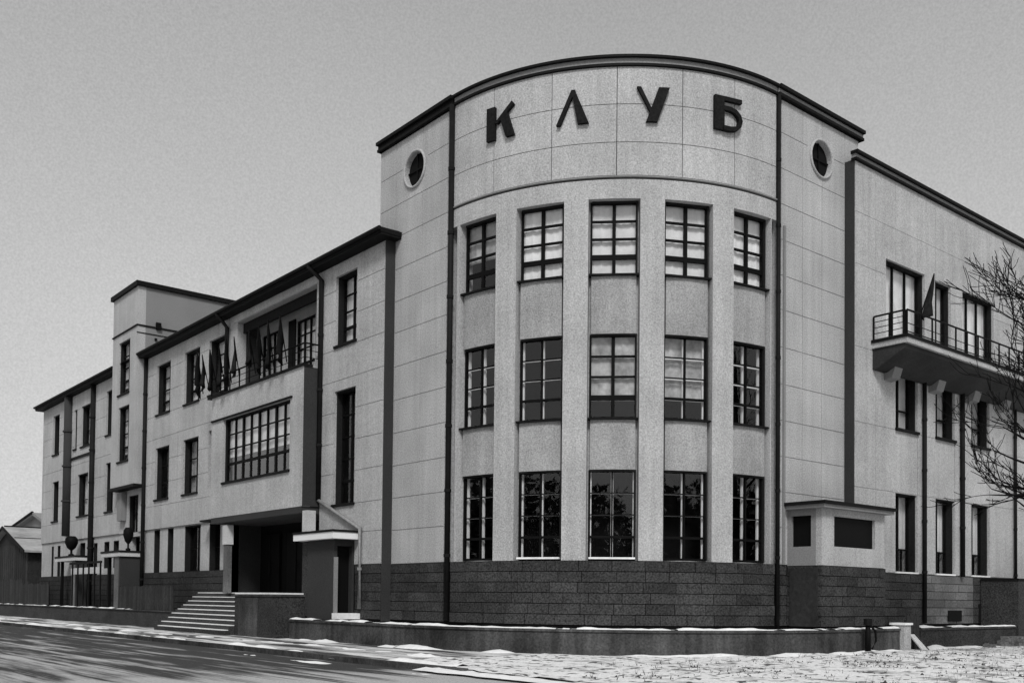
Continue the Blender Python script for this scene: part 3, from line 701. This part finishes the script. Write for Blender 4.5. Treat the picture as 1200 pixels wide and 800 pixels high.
MB().hexa([(12.05,-2.15,GZ),(12.4,-2.15,GZ),(12.4,-2.1,GZ),(12.05,-2.1,GZ),(11.95,-1.75,.6),(12.25,-1.75,.6),(12.25,-1.7,.6),(11.95,-1.7,.6)]).build('plank', PALE, pb)
MB().hexa([(12.5,-2.1,GZ),(12.58,-2.1,GZ),(12.58,-2.04,GZ),(12.5,-2.04,GZ),(12.32,-1.7,.66),(12.4,-1.7,.66),(12.4,-1.65,.66),(12.32,-1.65,.66)]).build('strut', WD, pb)
hp = thing('standpipe', 'dark upright standpipe in front of the low wall', 'pipe')
MB().tube([(9.05,-2.0,0),(9.05,-2.0,1.0)], [.09,.075], 10).build('pipe', FR, hp, smooth=True)
MB().tube([(9.15,-2.02,.9),(9.3,-2.1,.75),(9.33,-2.1,.45),(9.2,-2.05,.2)], .035, 8).build('hose', FR, hp)
MB().tube([(9.05,-2.0,.92),(9.05,-2.0,1.12)], .13, 10).build('cap', ME, hp)
rs = thing('stair_wall', 'dark stair wall at the right edge below the balcony', 'wall')
MB().box(19.75, 26.0, -1.8, -.4, 0, 2.5).build('wall', ST, rs); MB().box(19.71, 26.04, -1.84, -.4, 2.502, 2.57).build('coping', ME, rs)
# dark fence wall on the left, from the steps to the far end
fl = thing('boundary_wall', 'dark boundary wall with thin snow line left of the entrance steps', 'wall')
MB().box(-1.75, -1.45, 25.55, 64, -.1, .85).build('wall', ST, fl); MB().box(-1.8, -1.4, 25.55, 64, .852, .9).build('coping', CO, fl)
snow_strip(TL, 31, 64, 1.42, 1.76, .902, .045, fl, .02, sd=3)
nb = 0; y = 26.0
while y < 33.4:
    MB().box(-1.62, -1.58, y, y+.17, .9, 2.0+.06*random.random()).build('board', WD, fl); y += .2
fb_ = thing('board_fence', 'old board fence in front of the shed at the far left', 'fence')
y = 46.0
while y < 63:
    MB().box(-1.66, -1.60, y, y+.28, .95, 2.5+.12*random.random() if y > 52 else 2.2+.1*random.random()).build('board', WD, fb_); y += .31
for k in range(8): MB().box(-1.6, -1.5, 46.2+2.4*k, 46.35+2.4*k, .9, 2.4).build('post', WD, fb_)
# sheds at the far left
SNR = mat('snowy_roof', .33, .15, 3, .9, .3, .6)
sh_ = thing('shed', 'dark wooden shed with snowy gable roof left of the building', 'shed')
GX, g0, g1 = 0.0, 57.1, 69.6
gp = 63.35; ez, pz = 4.75, 6.5
FS = Flat((GX, 0), (0, 1), (-1, 0))
MB().prism(FS, [(g0+.4, 0), (g1-.4, 0), (g1-.4, ez), (gp, pz-.15), (g0+.4, ez)], -14, 0).build('wall', WD, sh_)
MB().prism(FS, [(g0-.1, ez-.22), (gp, pz), (gp, pz+.14), (g0-.1, ez-.08)], -14.4, .4).build('roof', SNR, sh_)
MB().prism(FS, [(g1+.1, ez-.22), (gp+.01, pz), (gp+.01, pz+.14), (g1+.1, ez-.08)], -14.4, .4).build('roof', SNR, sh_)
MB().prism(FS, [(g0-.14, ez-.26), (gp, pz-.04), (gp, pz+.16), (g0-.14, ez-.06)], .401, .46).build('barge_board', FR, sh_)
MB().prism(FS, [(g1+.14, ez-.26), (gp+.01, pz-.04), (gp+.01, pz+.16), (g1+.14, ez-.06)], .402, .462).build('barge_board', FR, sh_)
MB().tube([(GX-.3, gp, pz+.16), (GX+14.4, gp, pz+.16)], .07, 6).build('ridge', FR, sh_)
MB().tube([(GX-.3, (gp+g0)/2, (pz+ez)/2+.02), (GX+14.4, (gp+g0)/2, (pz+ez)/2+.02)], .07, 6).build('snow_guard', FR, sh_)
for k in range(19):
    yy = g0+.5+.6*k
    MB().box(GX-.03, GX-.002, yy, yy+.5, 0, 4.6 if yy < 60 or yy > 66 else 5.2).build('board', WD, sh_)
s2 = thing('outbuilding', 'grey gabled outbuilding roof rising behind the dark shed', 'outbuilding')
FS2 = Flat((6, 0), (0, 1), (-1, 0))
MB().prism(FS2, [(68, 0), (90, 0), (90, 7.4), (79, 8.8), (68, 6.0)], -14, 0).build('wall', PLG, s2)
MB().prism(FS2, [(67.6, 5.8), (79, 8.75), (79, 9.0), (67.6, 6.05)], -14.5, .5).build('roof', PLG, s2); MB().prism(FS2, [(90.4, 7.3), (79.01, 8.75), (79.01, 9.0), (90.4, 7.55)], -14.5, .5).build('roof', PLG, s2)
MB().tube([FS2.p(79, 9.0, .5), FS2.p(90.4, 7.5, .5)], .14, 6).build('barge_board', FR, s2)

# ------------------------------------------------------------------ flags
def flag(F, u, z, d, lab, group, lean=.35, ln=1.5, h=1.1, m=CL, sgn=-1):
    f = thing('flag', lab, 'flag', group)
    tip = (u+sgn*lean, z+ln, d+.55)
    MB().tube([F.p(u, z, d), F.p(*tip)], .022, 6).build('pole', FR, f)
    q = MB(); n, k = 10, 5; P = []
    ph = random.random()*6
    kk = random.uniform(.45, .65); hh = h*random.uniform(.8, 1.1)
    for s_ in (0, 1):
        for i in range(n+1):
            a = i/n
            for j in range(k+1):
                b = j/k                          # b runs down the pole from its tip, a hangs down from the pole
                q_ = 1-b*kk
                pu, pz, pd = u+sgn*lean*q_, z+ln*q_, d+.55*q_
                gather = (1-.35*a*(1-.5*a))
                uu = pu+sgn*-.10*a*b*gather+.05*a*sin(ph+b*7+a*2); zz = pz-a*hh*(.55+.45*(1-b)*gather)-.05*a*sin(ph*2+b*6)
                dd = pd+.11*a*sin(ph+b*9+a*1.5)+s_*.018
                P.append(F.p(uu+sgn*-.16*b*a, zz, dd))
    m_ = (n+1)*(k+1); fs = []
    for i in range(n):
        for j in range(k):
            a = i*(k+1)+j; b = a+1; c = a+k+2; e = a+k+1
            fs += [(a, b, c, e), (m_+a, m_+e, m_+c, m_+b)]
    for i in range(n):
        for j in (0, k): a = i*(k+1)+j; fs.append((a, a+k+1, m_+a+k+1, m_+a))
    for j in range(k):
        for i in (0, n): a = i*(k+1)+j; fs.append((a, a+1, m_+a+1, m_+a))
    q.pts(P, fs).build('cloth', m, f, smooth=True)
    return f
ords = ['first', 'second', 'third', 'fourth', 'fifth', 'sixth', 'seventh', 'eighth', 'ninth', 'tenth']
for i, y in enumerate([24.3, 23.6, 22.8, 22.0, 21.3, 20.5, 19.0, 18.2, 17.4, 16.3]):
    flag(WL, y, 10.55, .70, f'{ords[i]} dark drooping flag from the left on the entrance bay balcony', 'flags on the entrance bay balcony', lean=.45+.2*random.random(), ln=1.45+.3*random.random(), h=1.35+.35*random.random())
flag(WR, 21.6, 11.4, .95, 'dark flag at the right end of the right wing balcony', 'flags on the right wing balcony', lean=.3, ln=1.1, h=1.5, sgn=1)
flag(WR, 15.05, 11.55, .02, 'dark flag beside the leftmost balcony door on the right wing', 'flags on the right wing balcony', lean=.12, ln=1.7, h=1.35, sgn=1)

# ------------------------------------------------------------------ ground
def ground_mat(name, base_dark, thr, soft, streaky, snow=.78, sc=.8, speck=0., lane=False):
    m = bpy.data.materials.new(name); m.use_nodes = True; t = m.node_tree; b = t.nodes['Principled BSDF']; L = t.links.new
    b.inputs['Roughness'].default_value = .85; b.inputs['Specular IOR Level'].default_value = .25
    geo = N(t, 'ShaderNodeNewGeometry'); mp = N(t, 'ShaderNodeMapping'); mp.inputs['Scale'].default_value = (1.6, .16, 1) if streaky else (1, .7, 1)
    L(geo.outputs['Position'], mp.inputs['Vector'])
    n1 = N(t, 'ShaderNodeTexNoise'); n1.inputs['Scale'].default_value = sc; n1.inputs['Detail'].default_value = 7; n1.inputs['Roughness'].default_value = .62; L(mp.outputs[0], n1.inputs['Vector'])
    r = N(t, 'ShaderNodeMapRange'); r.inputs[1].default_value = thr-soft; r.inputs[2].default_value = thr+soft; src = n1.outputs[0]
    if lane:                                 # slush left lying in the far lane, wheel tracks along the street
        sp_ = N(t, 'ShaderNodeSeparateXYZ'); L(geo.outputs['Position'], sp_.inputs[0])
        lr = N(t, 'ShaderNodeMapRange'); lr.inputs[1].default_value = -8.0; lr.inputs[2].default_value = -12.0; lr.inputs[3].default_value = -.04; lr.inputs[4].default_value = .10; L(sp_.outputs[0], lr.inputs[0])
        mp2 = N(t, 'ShaderNodeMapping'); mp2.inputs['Scale'].default_value = (5.5, .12, 1); mp2.inputs['Rotation'].default_value = (0, 0, .06); L(geo.outputs['Position'], mp2.inputs['Vector'])
        n5 = N(t, 'ShaderNodeTexNoise'); n5.inputs['Scale'].default_value = 1; n5.inputs['Detail'].default_value = 5; n5.inputs['Distortion'].default_value = .4; L(mp2.outputs[0], n5.inputs['Vector'])
        a1 = N(t, 'ShaderNodeMath', operation='ADD'); L(lr.outputs[0], a1.inputs[0]); L(n1.outputs[0], a1.inputs[1])
        a2 = N(t, 'ShaderNodeMath', operation='MULTIPLY_ADD'); L(n5.outputs[0], a2.inputs[0]); a2.inputs[1].default_value = .5; a2.inputs[2].default_value = -.25
        yr = N(t, 'ShaderNodeMapRange'); yr.inputs[1].default_value = 1.5; yr.inputs[2].default_value = -4.5; yr.inputs[3].default_value = 0; yr.inputs[4].default_value = .5; L(sp_.outputs[1], yr.inputs[0])
        a4 = N(t, 'ShaderNodeMath', operation='ADD'); L(a1.outputs[0], a4.inputs[0]); L(yr.outputs[0], a4.inputs[1]); a1 = a4
        a3 = N(t, 'ShaderNodeMath', operation='ADD'); L(a1.outputs[0], a3.inputs[0]); L(a2.outputs[0], a3.inputs[1]); src = a3.outputs[0]
    L(src, r.inputs[0])
    fac = r.outputs[0]
    if speck:
        n3 = N(t, 'ShaderNodeTexNoise'); n3.inputs['Scale'].default_value = 4.5; n3.inputs['Detail'].default_value = 5; L(geo.outputs['Position'], n3.inputs['Vector'])
        r3 = N(t, 'ShaderNodeMapRange'); r3.inputs[1].default_value = speck-.03; r3.inputs[2].default_value = speck+.03; L(n3.outputs[0], r3.inputs[0])
        iv = N(t, 'ShaderNodeMath', operation='SUBTRACT'); iv.inputs[0].default_value = 1; L(r3.outputs[0], iv.inputs[1])
        mu = N(t, 'ShaderNodeMath', operation='MULTIPLY'); L(fac, mu.inputs[0]); L(iv.outputs[0], mu.inputs[1]); fac = mu.outputs[0]
    n2 = N(t, 'ShaderNodeTexNoise'); n2.inputs['Scale'].default_value = 18; n2.inputs['Detail'].default_value = 4; L(geo.outputs['Position'], n2.inputs['Vector'])
    r2 = N(t, 'ShaderNodeMapRange'); r2.inputs[1].default_value = .25; r2.inputs[2].default_value = .75; r2.inputs[3].default_value = .75; r2.inputs[4].default_value = 1.2; L(n2.outputs[0], r2.inputs[0])
    x = N(t, 'ShaderNodeMix'); x.data_type = 'FLOAT'; x.inputs[2].default_value = base_dark; x.inputs[3].default_value = snow; L(fac, x.inputs[0])
    mu2 = N(t, 'ShaderNodeMath', operation='MULTIPLY'); L(x.outputs[0], mu2.inputs[0]); L(r2.outputs[0], mu2.inputs[1])
    L(mu2.outputs[0], b.inputs['Base Color'])
    bp = N(t, 'ShaderNodeBump'); bp.inputs['Strength'].default_value = .6; bp.inputs['Distance'].default_value = .05; L(n2.outputs[0], bp.inputs['Height']); L(bp.outputs[0], b.inputs['Normal'])
    return m
GSN = ground_mat('trodden_snow', .09, .38, .08, False, speck=.585, snow=.76)
GPV = ground_mat('pavement_snow', .05, .50, .07, True, snow=.68)
GRD = ground_mat('road_with_snow', .046, .60, .10, True, snow=.42, sc=1.1, lane=True)
MB().box(-900, 900, -900, 900, -2, -.06).build('ground', GSN, None, kind='structure')
KB = -5.75
def sheet(x0, x1, y0, y1, z, name, m, amp=.0, res=.5):
    nx = max(1, int((x1-x0)/res)); ny = max(1, int((y1-y0)/res)); q = MB()
    from mathutils import noise as mn
    for i in range(nx+1):
        for j in range(ny+1):
            x = x0+(x1-x0)*i/nx; y = y0+(y1-y0)*j/ny
            q.v.append((x, y, z+amp*mn.noise((x*.7, y*.5, 1))+amp*.5*mn.noise((x*2.1, y*1.6, 4))+amp*.4*mn.noise((x*5.3, y*4.6, 9))))
    for i in range(nx):
        for j in range(ny): a = i*(ny+1)+j; q.f.append((a, a+ny+1, a+ny+2, a+1))
    return q.build(name, m, None, fix=False, smooth=True, kind='structure')
MB().box(-15.5, KB-.2, -120, 250, -.5, .0).build('road', GRD, None, kind='structure')
sheet(KB, 3, 2.2, 120, GZ, 'pavement', GPV, .02, .6)
sheet(KB, 45, -14, 2.2, GZ, 'snowy_ground', GSN, .05, .17)
kb = thing('kerb', 'long stone kerb between the road and the snowy pavement', 'kerb')
y = -1.5
while y < 90:
    MB().box(KB-.2, KB+.02, y, y+1.48, -.3, GZ+.03).build('kerb_stone', CO, kb); y += 1.5
# snow lying along the kerb and wall feet
from mathutils import noise as mn
def bank(pts, wid, h, name='snow_bank', z0=GZ):
    q = MB(); n = len(pts); K = 7
    for i, (x, y, a) in enumerate(pts):
        for j in range(K):
            b = j/(K-1)*2-1; ww = wid*(.6+.8*abs(mn.noise((x*.9, y*.9, 3)))+.15)
            hh = h*max(-.3, .25+1.3*mn.noise((x*.8, y*.8, 7)))*(1-b*b)
            q.v.append((x+b*ww*cos(a), y+b*ww*sin(a), z0-.03*abs(b)-.015+hh+.03*(1-b*b)*mn.noise((x*3.1, (y+b)*3.1, 2))))
    for i in range(n-1):
        for j in range(K-1): a = i*K+j; q.f.append((a, a+1, a+K+1, a+K))
    return q.build(name, SN, None, smooth=True, kind='stuff')
bank([(KB+.25, -1+.25*i, 0) for i in range(300)], .38, .14)
bank([(KB-.05, -13+.25*i, 0) for i in range(52)], .55, .05, z0=GZ-.01)
bank([(KB+1.9+.4*sin(i*.05), 1+.25*i, 0) for i in range(190)], .45, .08)
bank([(-1.9, 7+.25*i, 0) for i in range(32)], .35, .16)
bank([(R-(R+1.85)*cos(pi/2*i/60), R-(R+1.85)*sin(pi/2*i/60), pi/2*i/60) for i in range(61)], .35, .15)
bank([(R+.25*i, -1.85, pi/2) for i in range(50)], .3, .13)
bank([(KB-.75+.15*sin(i*.07), -12+.25*i, 0) for i in range(90)], .45, .06, z0=-.01)
# dark clods and dead grass poking through the snow on the right
q = MB()
for k in range(5200):
    x = random.uniform(-5, 30); y = random.uniform(-12, -2.1)
    if mn.noise((x*.5, y*.5, 0))+random.random()*.7 < .25: continue
    if x < 5 and (x-R)**2+(y-R)**2 < (R+2)**2: continue
    s_ = random.uniform(.015, .05)*(1.6 if random.random() < .12 else 1)
    if random.random() < .75:
        c = (x, y, GZ+.01); a = random.random()*6
        q.pts([(x+s_*cos(a), y+s_*sin(a), GZ-.03), (x+s_*1.1*cos(a+2), y+s_*sin(a+2), GZ-.03), (x+s_*cos(a+4), y+s_*1.2*sin(a+4), GZ-.03), (x+s_*.5*cos(a+1), y, GZ+s_*.6)], [(0,1,3),(1,2,3),(2,0,3)])
    else:
        for b in range(3):
            a = random.random()*6; hh = random.uniform(.05, .16)
            q.pts([(x-.008, y, GZ-.02), (x+.008, y, GZ-.02), (x+.06*cos(a), y+.06*sin(a), GZ+hh)], [(0,1,2)])
q.build('dead_grass', CLOD, None, fix=False, kind='stuff')
# rubble heap by the right end of the low wall
q = MB()
for k in range(60):
    x, y = random.gauss(18.9, .7), random.gauss(-2.1, .2); s_ = random.uniform(.06, .2)
    z = GZ+max(0, .28-.2*abs(x-18.9))*random.random()
    P = [(x+s_*random.uniform(.6, 1.2)*a, y+s_*random.uniform(.6, 1.2)*b, z+s_*.6*c) for a, b, c in [(-1,-1,-1),(1,-1,-1),(1,1,-1),(-1,1,-1),(-1,-1,1),(1,-1,1),(1,1,1),(-1,1,1)]]
    q.hexa(P)
q.build('rubble_heap', STL, None, kind='stuff')

# ------------------------------------------------------------------ bare tree at the right edge
tr = thing('bare_tree', 'bare leafless tree reaching thin branches in from the right edge', 'tree')
TP = Vector((11.0, -7.5, 0))
MB().tube([TP, TP+Vector((.1,.05,2.5)), TP+Vector((0,.1,5.5)), TP+Vector((.15,0,8.5)), TP+Vector((.05,.1,11.5))], [.24,.2,.16,.1,.03], 10).build('trunk', BARK, tr, smooth=True)
LEFT = -rt0
rnd = random.Random(11)
def grow(q, p, d, r, l, depth):
    pts = [p]; rs = [r]; n = 5
    for i in range(n):
        d = (d+Vector((rnd.uniform(-.22,.22), rnd.uniform(-.22,.22), rnd.uniform(-.15,.24)))).normalized()
        p = p+d*(l/n); pts.append(p); rs.append(max(.009, r*(1-.8*(i+1)/n)))
        if depth > 0 and i >= 1:
            for _ in range(1 if depth > 1 else 2):
                dd = (d+Vector((rnd.uniform(-.9,.9), rnd.uniform(-.9,.9), rnd.uniform(-.3,.8)))).normalized()
                grow(q, p, dd, max(.011, rs[-1]*.62), l*rnd.uniform(.4,.62), depth-1)
    q.tube(pts, rs, 5 if r > .02 else 4)
for z, ln, a, tilt in [(4.3,2.5,.5,.1),(5.5,2.5,.6,.3),(6.2,2.3,-.5,.3),(7.2,2.6,.3,.35),(7.9,2.7,.5,.4),(8.3,2.6,0,.5),(8.7,2.5,-.4,.6),(9.4,2.3,.3,.6),(4.8,2.6,.2,.05),(3.6,2.2,.1,.25),(4.0,2.6,-.1,.18),(4.6,2.8,.25,.3),(5.2,3.0,-.2,.22),(5.8,2.6,.2,.35),(6.6,2.5,0,.3),(7.4,2.3,-.3,.5),(8.2,2.2,.1,.5),(9.2,2.2,.2,.8),(10,2.0,-.1,.9),
                       (4.5,3,2.4,.4),(6,3,3.0,.5),(7.5,2.6,1.8,.6),(8.6,2.4,4.2,.7),(5.4,2.8,4.0,.4)]:
    q = MB(); d = (LEFT*cos(a)+fw*sin(a)); d.z = tilt; grow(q, TP+Vector((.05,.05,z)), d.normalized(), .075 if z < 6 else .05, ln, 2)
    q.build('limb', BARK, tr, fix=False, smooth=True)
# wood across the street behind the camera, seen only as the dark skyline mirrored in the glass
q = MB(); rr = random.Random(5)
for k in range(280):
    if k < 150: x, y = rr.uniform(-62, -46), rr.uniform(-60, 130)
    else: x, y = rr.uniform(-40, 120), rr.uniform(-66, -50)
    h = rr.uniform(9, 13); q.tube([(x, y, -.1), (x, y, h*.8)], [.25, .08], 5)
    for b in range(380):
        a = rr.random()*6.28; e = rr.random(); ra = 3.6*math.sqrt(rr.random())*(1-.5*abs(e-.35)); z = h*(.12+.88*e)
        c = Vector((x+ra*cos(a), y+ra*sin(a), z)); u_ = Vector((rr.uniform(-1,1), rr.uniform(-1,1), rr.uniform(-1,1)))*.7; v_ = Vector((rr.uniform(-1,1), rr.uniform(-1,1), rr.uniform(-1,1)))*.9
        q.pts([c, c+u_, c+v_], [(0, 1, 2)])
q.build('far_off_wood', WOOD, None, fix=False, kind='stuff')
